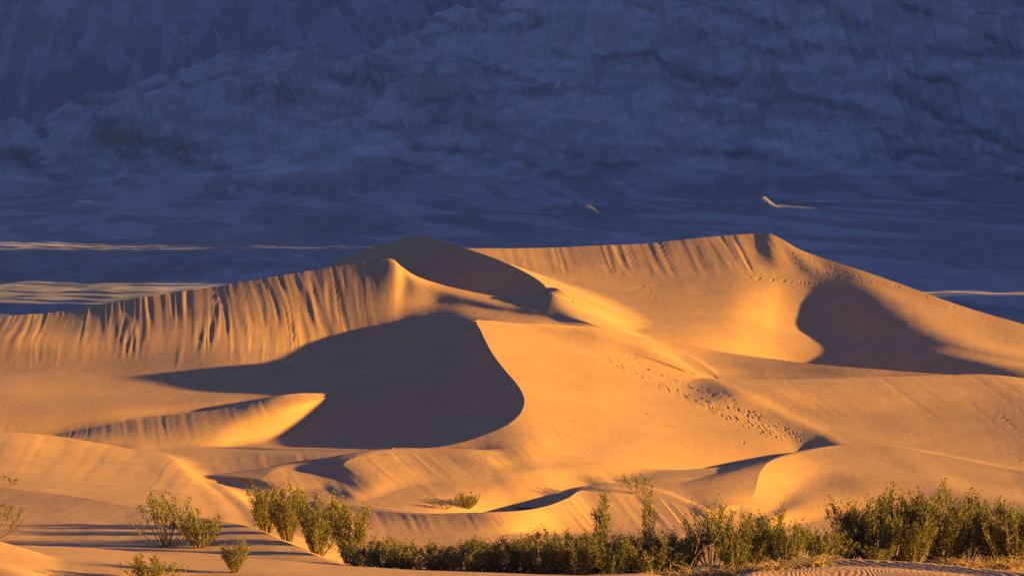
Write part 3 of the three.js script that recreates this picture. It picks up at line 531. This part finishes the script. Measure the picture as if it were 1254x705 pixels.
// dry washes that run back from the two hills
const wash = (x, d) => { let s = 0; for (const q of [HILLS[0], HILLS[3]]) { const v = d - q.d - Math.tan(SUN_AZIMUTH) * (q.x - x); s += 6 * smooth(12, 45, q.x - x) * Math.exp(-((v / 42) ** 2)); } return s; };
const gravel = (x, d) => { const k = 0.8 + 0.35 * noise(x / 3, d / 40) + 0.5 * smooth(0.48, 0.62, fbm(x / 40 + d / 500, d / 420, 4)) + 0.5 * (fbm(x / 130 + 9, d / 700, 4) - 0.5); return [0.232 * k, 0.24 * k, 0.226 * k]; };
function rockColor(x, d, y) {                                          // rocky spur: banded outcrops and gullies; elsewhere gravel fans with pale washes
  const rock = smooth(4, 30, spurHeight(x, d)[0] + 14 * (fbm(x / 60, d / 160, 3) - 0.5));
  const a = fbm(x / 60 + y / 50, y / 22 + d / 900, 5), b = fbm((x - 1.6 * y) / 22, y / 7 + d / 400, 4), c = ridged((x + 2.2 * y) / 130, y / 90 + d / 2200, 5), wide = fbm(x / 330 + 3, d / 1500, 4);
  const k = 0.74 + 0.35 * (wide - 0.5) + 0.55 * (a - 0.5) + 0.26 * (smooth(0.5, 0.6, b) - 0.4) - 0.42 * (smooth(0.35, 0.75, c) - 0.4), g = gravel(x, d), red = 1 + 0.3 * (a - 0.5);
  return [mix(g[0], 0.39 * k * red, rock), mix(g[1], 0.455 * k, rock), mix(g[2], 0.40 * k, rock)];
}
sheet('valley_floor', 'dark gravel flats with sunlit pink bands beyond the dunes', steps(860, 4010, 420), 330, d => 60 + d * 0.2, (x, d) => FLOOR + 3.0 * (fbm(x / 60, d / 160, 4) - 0.5) + 0.9 * (noise(x / 7, d / 16) - 0.5) + Math.max(0, d - 2200) * 0.006 + hills(x, d) - wash(x, d), rockMat, (x, d) => gravel(x, d));
function mountain(x, d) {
  const [spur, t] = spurHeight(x, d);
  const back = Math.max(0, d - 8200) * 0.085 + Math.max(0, d - 9300) * 0.10 + Math.max(0, d - 12000) * 0.35;
  const gul = ridged(x / 420 + 0.3 * fbm(x / 300, d / 900), d / 1500, 6);
  const rough = spur > 0 ? clamp(spur / 60) * (150 * (gul - 0.45) * smooth(0, 0.4, t) * (t < 1 ? 1 - 0.65 * smooth(0.7, 1, t) : 0.35) + 44 * (ridged(x / 130, d / 420, 4) - 0.4) + 12 * (ridged(x / 38, d / 110, 3) - 0.4)) : 0;
  const fans = 14 * (fbm(x / 160, d / 500, 4) - 0.5) + smooth(8200, 9500, d) * 60 * (ridged(x / 500, d / 1800, 5) - 0.4);
  return FLOOR + Math.max(0, d - 2200) * 0.006 - 0.3 * smooth(4050, 4000, d) + Math.max(0, d - 4500) * 0.004 + Math.max(spur + rough, 0) + back + fans * smooth(4400, 5200, d);
}
const pale = [];
function paleSpot(px, py, rx, rd, k) { const a = at(px, py, 1); for (let d = 4450; d < 15500; d += 8) if (a.y * d < mountain(a.x * d, d)) { pale.push([a.x * d, d, rx, rd, k]); return; } }
paleSpot(478, 137, 50, 55, 0.55); paleSpot(500, 192, 45, 50, 0.5); paleSpot(612, 122, 26, 30, 0.6); paleSpot(925, 87, 45, 40, 0.6); paleSpot(1003, 72, 50, 35, 0.5); paleSpot(680, 106, 45, 30, 0.4); paleSpot(735, 138, 40, 40, 0.3); paleSpot(760, 190, 60, 60, 0.3);
sheet('mountain_range', 'vast blue shadowed desert mountainside filling the background', steps(3995, 15500, 340), 680, d => 150 + d * 0.19, mountain, rockMat, (x, d, y) => {
  let c = rockColor(x, d, y);
  for (const [a, b, rx, rd, w] of pale) { const q = ((x - a) / rx) ** 2 + ((d - b) / rd) ** 2 + 2.6 * (fbm(x / 17, y / 6 + d / 60, 4) - 0.5); if (q < 1) { const t = w * smooth(1, 0.7, q); c = [mix(c[0], 0.50, t), mix(c[1], 0.50, t), mix(c[2], 0.46, t)]; } }
  return c;
});
// the range off to the right, whose shadow lies over the valley and the mountainside
{
  const rows = [];
  for (let z = 660; z < 3600; z += 6) rows.push(z); for (let z = 3600; z < 17000; z += 60) rows.push(z);
  const rise = Math.tan(SUN_ELEVATION) / Math.cos(SUN_AZIMUTH), gaps = [[HILLS[0], 5, 11], [HILLS[3], -2, 9]].map(([q, up, w]) => { const z = (q.d - Math.tan(SUN_AZIMUTH) * (700 - q.x)) / (1 + 0.24 * Math.tan(SUN_AZIMUTH)); return { z, w, h: FLOOR + up + 8 + (700 + 0.24 * z - q.x) * rise }; });
  const pos = [], index = [];
  rows.forEach((z, j) => {
    const xc = 700 + 0.24 * z;
    let h = 205 + Math.max(0, z - 1100) * 0.2 + 60 * (fbm(z / 300, 4) - 0.5) * smooth(2000, 2600, z) + 16 * (fbm(z / 40, 9) - 0.5);
    h = mix(40 + 190 * noise(z / 11, 3.3) + 60 * (noise(z / 60, 8) - 0.5), h, smooth(1090, 1160, z)); h = mix(FLOOR, h, smooth(660, 720, z));   // a ragged low end: rock teeth and gaps
    const gap = 1 - smooth(90, 175, Math.abs(z - 1755)); h = mix(h, 130 + 0.2 * Math.abs(z - 1755) + 110 * noise(z / 12, 2), gap);   // a saddle that lets one band of sun through
    for (const q of gaps) h = Math.min(h, q.h + Math.max(0, Math.abs(z - q.z) - q.w) * 9);
    const w = 160 + 0.03 * z;
    pos.push(xc - w, FLOOR - 5, -z, xc - 0.4 * w, FLOOR + (h - FLOOR) * 0.55, -z, xc, h, -z, xc + w, FLOOR - 5, -z);
    if (j) { const a = (j - 1) * 4, b = j * 4; for (let k = 0; k < 3; k++) index.push(a + k, b + k, a + k + 1, a + k + 1, b + k, b + k + 1); }
  });
  const g = new THREE.BufferGeometry(); g.setAttribute('position', new THREE.Float32BufferAttribute(pos, 3)); g.setIndex(index); g.computeVertexNormals();
  const m = new THREE.Mesh(g, new THREE.MeshStandardMaterial({ color: new THREE.Color().setRGB(0.2, 0.18, 0.17), roughness: 1, side: THREE.DoubleSide }));
  m.name = 'mountain_ridge'; m.castShadow = m.receiveShadow = true; tag(m, 'rocky ridge beside the valley, shading the flats', null, null, 'structure'); scene.add(m);
}
console.log('triangles', triangles);

// ------------------------------------------------------------------ shrubs, dry grass, dead wood
class Shape {
  constructor() { this.p = []; this.c = []; this.i = []; }
  tube(points, r0, r1, tone, sides = 4) {
    const n = points.length, base = this.p.length / 3, up = new THREE.Vector3(0, 1, 0), a = new THREE.Vector3(), b = new THREE.Vector3(), t = new THREE.Vector3();
    points.forEach((q, k) => {
      t.subVectors(points[Math.min(n - 1, k + 1)], points[Math.max(0, k - 1)]).normalize();
      a.crossVectors(t, Math.abs(t.y) > 0.95 ? new THREE.Vector3(1, 0, 0) : up).normalize(); b.crossVectors(a, t);
      const r = mix(r0, r1, k / (n - 1));
      for (let j = 0; j < sides; j++) { const w = j / sides * 2 * PI; this.p.push(q.x + r * (a.x * Math.cos(w) + b.x * Math.sin(w)), q.y + r * (a.y * Math.cos(w) + b.y * Math.sin(w)), q.z + r * (a.z * Math.cos(w) + b.z * Math.sin(w))); this.c.push(tone, tone, tone); }
      if (k) for (let j = 0; j < sides; j++) { const o = base + (k - 1) * sides, j1 = (j + 1) % sides; this.i.push(o + j, o + j1, o + sides + j, o + j1, o + sides + j1, o + sides + j); }
    });
  }
  leaf(q, dir, side, len, wide, tone) {                                // a small folded leaf
    const k = this.p.length / 3, [r, g, b] = tone;
    const m = [q.x + dir.x * len * 0.5, q.y + dir.y * len * 0.5, q.z + dir.z * len * 0.5];
    this.p.push(q.x, q.y, q.z, m[0] + side.x * wide, m[1] + side.y * wide + 0.2 * wide, m[2] + side.z * wide, q.x + dir.x * len, q.y + dir.y * len, q.z + dir.z * len, m[0] - side.x * wide, m[1] - side.y * wide + 0.2 * wide, m[2] - side.z * wide);
    for (let j = 0; j < 4; j++) this.c.push(r, g, b);
    this.i.push(k, k + 1, k + 2, k, k + 2, k + 3);
  }
  mesh(name, material, parent) {
    const g = new THREE.BufferGeometry(); g.setAttribute('position', new THREE.Float32BufferAttribute(this.p, 3)); g.setAttribute('color', new THREE.Float32BufferAttribute(this.c, 3)); g.setIndex(this.i); g.computeVertexNormals();
    triangles += this.i.length / 3;
    const m = new THREE.Mesh(g, material); m.name = name; m.castShadow = m.receiveShadow = true; parent.add(m); return m;
  }
}
const WOOD = new THREE.MeshStandardMaterial({ color: new THREE.Color().setRGB(0.20, 0.14, 0.09), vertexColors: true, roughness: 1 });
const LEAF = new THREE.MeshPhysicalMaterial({ color: new THREE.Color().setRGB(1, 1, 1), vertexColors: true, roughness: 0.85, side: THREE.DoubleSide, transmission: 0.42, thickness: 0 });
const STRAW = new THREE.MeshStandardMaterial({ color: new THREE.Color().setRGB(0.50, 0.36, 0.15), vertexColors: true, roughness: 0.9, side: THREE.DoubleSide });
const DEAD = new THREE.MeshStandardMaterial({ color: new THREE.Color().setRGB(0.36, 0.27, 0.19), vertexColors: true, roughness: 1 });
const V = (x, y, z) => new THREE.Vector3(x, y, z);
const anyDir = () => { const z = range(-1, 1), a = range(0, 2 * PI), r = Math.sqrt(1 - z * z); return V(r * Math.cos(a), z, r * Math.sin(a)); };
// a shrub one metre high and about as wide: many stems from one root, leafy shoots towards their ends
function makeShrub({ stems, spread, shoots, leaves, bare = 0.3, size = 0.05, tint = [1, 1, 1], crown = 0.12 }) {
  const root = new THREE.Group(), wood = new Shape(), green = new Shape();
  for (let k = 0; k < stems; k++) {
    const az = k / stems * 2 * PI * 3.618 + range(-0.3, 0.3), lean = spread * Math.sqrt(rnd()), L = range(0.62, 1.02) / Math.cos(lean * 0.55);
    const out = V(Math.cos(az), 0, Math.sin(az)), pts = [], n = 7;
    let q = out.clone().multiplyScalar(range(0.01, 0.10)), w = lean * range(0.9, 1.5); q.y = -0.03;
    const wander = range(-0.5, 0.5);
    for (let j = 0; j < n; j++) { pts.push(q.clone()); const a = az + wander * j / n + range(-0.2, 0.2), d = V(Math.cos(a) * Math.sin(w), Math.cos(w), Math.sin(a) * Math.sin(w)); q.addScaledVector(d, L / (n - 1)); w = w * range(0.78, 1.02) + range(-0.05, 0.05); }
    wood.tube(pts, 0.013, 0.004, range(0.7, 1.3));
    const curve = new THREE.CatmullRomCurve3(pts), thick = range(0.5, 1.5);
    for (let j = 0; j < shoots * thick; j++) {
      const t = Math.min(1, bare + (1 - bare) * Math.pow(rnd(), 0.7)), s = curve.getPoint(t), along = curve.getTangent(t);
      const dir = along.multiplyScalar(0.8).addScaledVector(anyDir(), 0.75).add(V(0, 0.45, 0)).normalize(), len = range(0.07, crown + 0.12);
      if (rnd() < 0.45) wood.tube([s, s.clone().addScaledVector(dir, len * 0.9)], 0.004, 0.002, range(0.7, 1.2), 3);
      const m = leaves * range(0.6, 1.3), dull = range(0.75, 1.2);
      for (let i = 0; i < m; i++) {
        const u = Math.pow(rnd(), 0.7), p = s.clone().addScaledVector(dir, len * u).addScaledVector(anyDir(), 0.028 * (1 + u));
        const ld = dir.clone().addScaledVector(anyDir(), 1.1).add(V(0, 0.25, 0)).normalize(), side = anyDir().cross(ld).normalize(), f = dull * range(0.75, 1.25);
        green.leaf(p, ld, side, size * range(0.7, 1.3), size * range(0.2, 0.32), [0.19 * f * tint[0], 0.175 * f * tint[1], 0.018 * f * tint[2]]);
      }
    }
  }
  wood.mesh('stems', WOOD, root); green.mesh('foliage', LEAF, root);
  return root;
}
const kinds = {
  airy: makeShrub({ stems: 20, spread: 0.95, shoots: 9, leaves: 12, bare: 0.42, size: 0.045 }),
  upright: makeShrub({ stems: 28, spread: 0.6, shoots: 12, leaves: 15, bare: 0.1, size: 0.042 }),
  dense: makeShrub({ stems: 36, spread: 0.8, shoots: 13, leaves: 14, bare: 0.04, size: 0.042, tint: [0.85, 0.92, 0.9] }),
  low: makeShrub({ stems: 30, spread: 1.05, shoots: 9, leaves: 12, bare: 0.15, size: 0.06 }),
  stalky: makeShrub({ stems: 7, spread: 0.35, shoots: 12, leaves: 10, bare: 0.45, size: 0.045 }),
  sparse: makeShrub({ stems: 14, spread: 0.8, shoots: 7, leaves: 8, bare: 0.45, size: 0.06, tint: [0.8, 0.85, 0.8] }),
};
const used = {};
// column of the photograph, distance, height and width in metres
function shrub(kind, px, d, high, wide, label, group, turn = rnd() * 2 * PI) {
  const o = used[kind] ? kinds[kind].clone() : kinds[kind]; used[kind] = true;
  const x = (px - W / 2) / F * d, y = ground(x, d);
  o.name = numbered('desert_shrub'); o.position.set(x, y - 0.02, -d); o.rotation.y = turn; o.scale.set(wide, high, wide); tag(o, label, 'shrub', group); scene.add(o);
  return o;
}
shrub('airy', -10, 124, 1.1, 1.0, 'shrub cut by the frame beside the shadow-striped mound');
shrub('airy', 205, 121, 1.62, 1.35, 'airy shrub with bare lower stems on the shadow-striped mound');
shrub('low', 243, 120.6, 1.15, 0.95, 'lower round shrub against the airy shrub on the mound');
shrub('low', 186, 96.5, 0.72, 0.8, 'small shrub on the nearest brown rise before the airy shrub');
shrub('upright', 287, 97.8, 0.78, 0.75, 'small dark shrub with two heads on the nearest brown rise');
shrub('upright', 326, 125.5, 1.5, 1.3, 'upright shrub at the upper end of the clump behind the mound');
shrub('upright', 352, 123.6, 1.75, 1.2, 'full upright shrub in the middle of the clump behind the mound');
shrub('dense', 388, 121, 1.75, 1.35, 'densest shrub of the clump behind the mound');
shrub('upright', 428, 118.2, 1.95, 1.3, 'tallest shrub at the lower end of the clump behind the mound');
const ROW = { low: 'low spreading shrub with large leaves in the hedge-like row below the fluted ridge', upright: 'feathery upright shrub in the hedge-like row below the fluted ridge', dense: 'dense dark-hearted shrub in the hedge-like row below the fluted ridge' };
for (const [px, d, h, w, k] of [[446, 115, 1.1, 1.1, 'low'], [470, 114, 0.85, 1.3, 'dense'], [494, 113, 1.0, 1.2, 'upright'], [520, 112.6, 0.8, 1.4, 'low'], [546, 113.4, 0.95, 1.4, 'dense'], [570, 112, 0.9, 1.2, 'low'], [592, 113, 1.15, 1.2, 'upright'], [614, 112.2, 1.0, 1.4, 'dense'], [638, 113, 1.25, 1.3, 'upright'], [660, 111.6, 1.12, 1.4, 'dense'], [684, 112.6, 1.35, 1.3, 'upright'], [704, 111.2, 1.2, 1.4, 'dense'], [727, 112.4, 1.4, 1.3, 'upright'], [748, 111.2, 1.2, 1.4, 'dense'], [772, 112.4, 1.3, 1.3, 'upright'], [796, 111.4, 1.15, 1.4, 'low'], [818, 112.2, 1.35, 1.3, 'dense'], [842, 112.6, 1.3, 1.2, 'upright']]) shrub(k, px, d, h * 0.88, w, ROW[k], k + ' shrubs in the row below the fluted ridge');
shrub('stalky', 738, 112.8, 2.05, 1.3, 'tall thin leggy shrub sticking up from the hedge-like row');
shrub('stalky', 794, 113, 2.2, 0.8, 'single tall leafy stalk rising beside the leggy shrub');
shrub('airy', 872, 112.6, 1.95, 1.1, 'shrub with a long branch leaning out over the ridge foot');
shrub('dense', 900, 111.4, 1.6, 1.3, 'broad golden green shrub beside the dead twigs');
shrub('upright', 932, 112.4, 1.72, 1.3, 'rounded upright shrub behind the dry grass');
shrub('dense', 962, 111.6, 1.35, 1.1, 'shorter full shrub next to the bare twigs');
shrub('low', 1010, 113, 1.15, 1.2, 'low pale shrub at the end of the rippled sand bank');
shrub('upright', 1042, 114.5, 1.75, 1.3, 'leaning shrub at the edge of the dark thicket');
shrub('dense', 1072, 114.2, 1.85, 1.4, 'dark shrub with a pale bare stem in the thicket');
shrub('upright', 1102, 114.8, 2.25, 1.5, 'tall dark shrub in the middle of the thicket');
shrub('upright', 1134, 114.4, 2.25, 1.3, 'tallest shrub of the dark thicket');
shrub('dense', 1118, 113.4, 1.4, 1.4, 'dense dark shrub filling the front of the thicket');
shrub('dense', 1160, 114.2, 1.8, 1.4, 'leafy shrub joining the thicket to the lighter shrubs');
shrub('upright', 1184, 114.8, 2.15, 1.4, 'lighter green shrub with a broad flat head');
shrub('upright', 1214, 114.5, 1.95, 1.4, 'green shrub beside the broad flat-headed shrub');
shrub('dense', 1240, 114, 1.75, 1.4, 'shrub above the golden grass by the frame edge');
shrub('upright', 1268, 114.5, 1.75, 1.4, 'last shrub of the row running out of the frame');
shrub('low', 1080, 112.9, 0.55, 0.8, 'tiny yellow green bush at the foot of the thicket');
{
  const a = hit(779, 604, 250), b = hit(573, 622, 250), c = hit(14, 594, 250), e = hit(1, 588, 250), f = hit(547, 623, 250);
  if (a) shrub('sparse', 779, -a.z, 1.75, 1.9, 'lone open shrub on top of the low fluted ridge');
  if (b) shrub('low', 573, -b.z, 1.35, 1.3, 'small green bush at the edge of the dark hollow');
  if (f) shrub('sparse', 545, -f.z, 0.8, 2.2, 'withered sprawling bush left of the small green bush');
  if (c) shrub('sparse', 14, -c.z, 0.7, 0.8, 'tiny dark bush on the broad apron');
  if (e) shrub('sparse', 1, -e.z, 0.5, 0.7, 'even smaller bush above the tiny dark bush');
}
// dry grass: arching blades
function makeGrass(blades, arch) {
  const root = new Shape();
  for (let k = 0; k < blades; k++) {
    const az = range(0, 2 * PI), L = range(0.5, 1), lean = range(0.1, 0.7), pts = []; let q = V(range(-0.12, 0.12), -0.02, range(-0.12, 0.12)), w = lean;
    for (let j = 0; j < 6; j++) { pts.push(q.clone()); q.addScaledVector(V(Math.cos(az) * Math.sin(w), Math.cos(w), Math.sin(az) * Math.sin(w)), L / 5); w += arch * range(0.15, 0.5); }
    root.tube(pts, 0.012, 0.004, range(0.6, 1.3), 3);
  }
  return root;
}
const grassKinds = [makeGrass(70, 0.9), makeGrass(55, 1.2)].map(sh => sh.mesh('dry_grass', STRAW, new THREE.Group())), grassUsed = [];
function grass(px, d, size, label, group) {
  const k = Math.floor(rnd() * 2), o = grassUsed[k] ? grassKinds[k].clone() : grassKinds[k]; grassUsed[k] = true; o.removeFromParent();
  const x = (px - W / 2) / F * d; o.name = numbered('dry_grass'); o.position.set(x, ground(x, d), -d); o.rotation.y = rnd() * 6; o.scale.set(size * 1.3, size, size * 1.3); tag(o, label, 'grass', group); scene.add(o);
}
for (const px of [800, 812, 824, 836, 848, 860, 872, 884, 896, 908, 920, 932, 944, 956, 968, 980, 992, 1004]) grass(px + range(-5, 5), range(107.8, 109.8), range(0.5, 0.85), 'dry golden grass tuft arching in front of the golden green shrubs', 'dry grass tufts before the shrubs');
for (const px of [1165, 1180, 1194, 1208, 1222, 1236, 1250]) grass(px + range(-4, 4), range(112.2, 113.2), range(0.5, 0.75), 'upright straw-coloured grass tuft under the lighter green shrubs', 'straw grass under the lighter shrubs');
for (const px of [690, 730, 768, 790]) grass(px, range(106.6, 108), range(0.3, 0.42), 'short dry grass tuft at the bottom edge below the row', 'short grass below the row');
// dead wood: bare forking branches
function deadWood(px, d, size, lean, turn, label, twigs) {
  const sh = new Shape();
  const grow = (q, az, w, L, r, depth) => {
    const pts = [q.clone()]; for (let j = 0; j < 4; j++) { w += range(-0.18, 0.18); az += range(-0.3, 0.3); q = q.clone().addScaledVector(V(Math.cos(az) * Math.sin(w), Math.cos(w), Math.sin(az) * Math.sin(w)), L / 4); pts.push(q); }
    sh.tube(pts, r, r * 0.5, range(0.8, 1.2), 5);
    if (depth) for (let k = 0; k < twigs; k++) grow(pts[2 + Math.floor(rnd() * 3)], az + range(-1.1, 1.1), w + range(-0.5, 0.5), L * range(0.45, 0.7), r * 0.5, depth - 1);
  };
  grow(V(0, -0.02, 0), turn, lean, 1, 0.018, 2);
  const m = sh.mesh(numbered('dead_branch'), DEAD, scene), x = (px - W / 2) / F * d; m.position.set(x, ground(x, d), -d); m.scale.setScalar(size); tag(m, label, 'branch');
}
deadWood(1006, 113.4, 1.05, 0.05, 0, 'bare grey twigs standing between the two groups of shrubs', 4);
deadWood(838, 110, 0.95, 0.45, 0.2, 'pale crooked dead branch in front of the row', 2);
deadWood(1096, 113, 1.2, 0.35, 0.1, 'pale bare stem bending up before the dark thicket', 2);
deadWood(905, 108.6, 0.6, 1.0, 0.3, 'broken pale branch lying in the dry grass', 3);
deadWood(985, 108.8, 0.55, 0.9, 0.5, 'short pale branch at the end of the dry grass', 3);
for (const [px, d, z] of [[1125, 112.4, 0.5], [1150, 112.2, 0.55], [1178, 111.8, 0.6], [1200, 111.4, 0.5], [1228, 111.2, 0.6], [1246, 110.6, 0.5]]) deadWood(px, d, z, 1.35, range(0, 6), 'fallen twig in the litter below the straw grass', 3);
scene.children.filter(o => o.userData.label === 'fallen twig in the litter below the straw grass').forEach(o => { o.userData.group = 'twigs in the litter below the straw grass'; });
console.log('all triangles of shapes', triangles);

renderer.render(scene, camera);
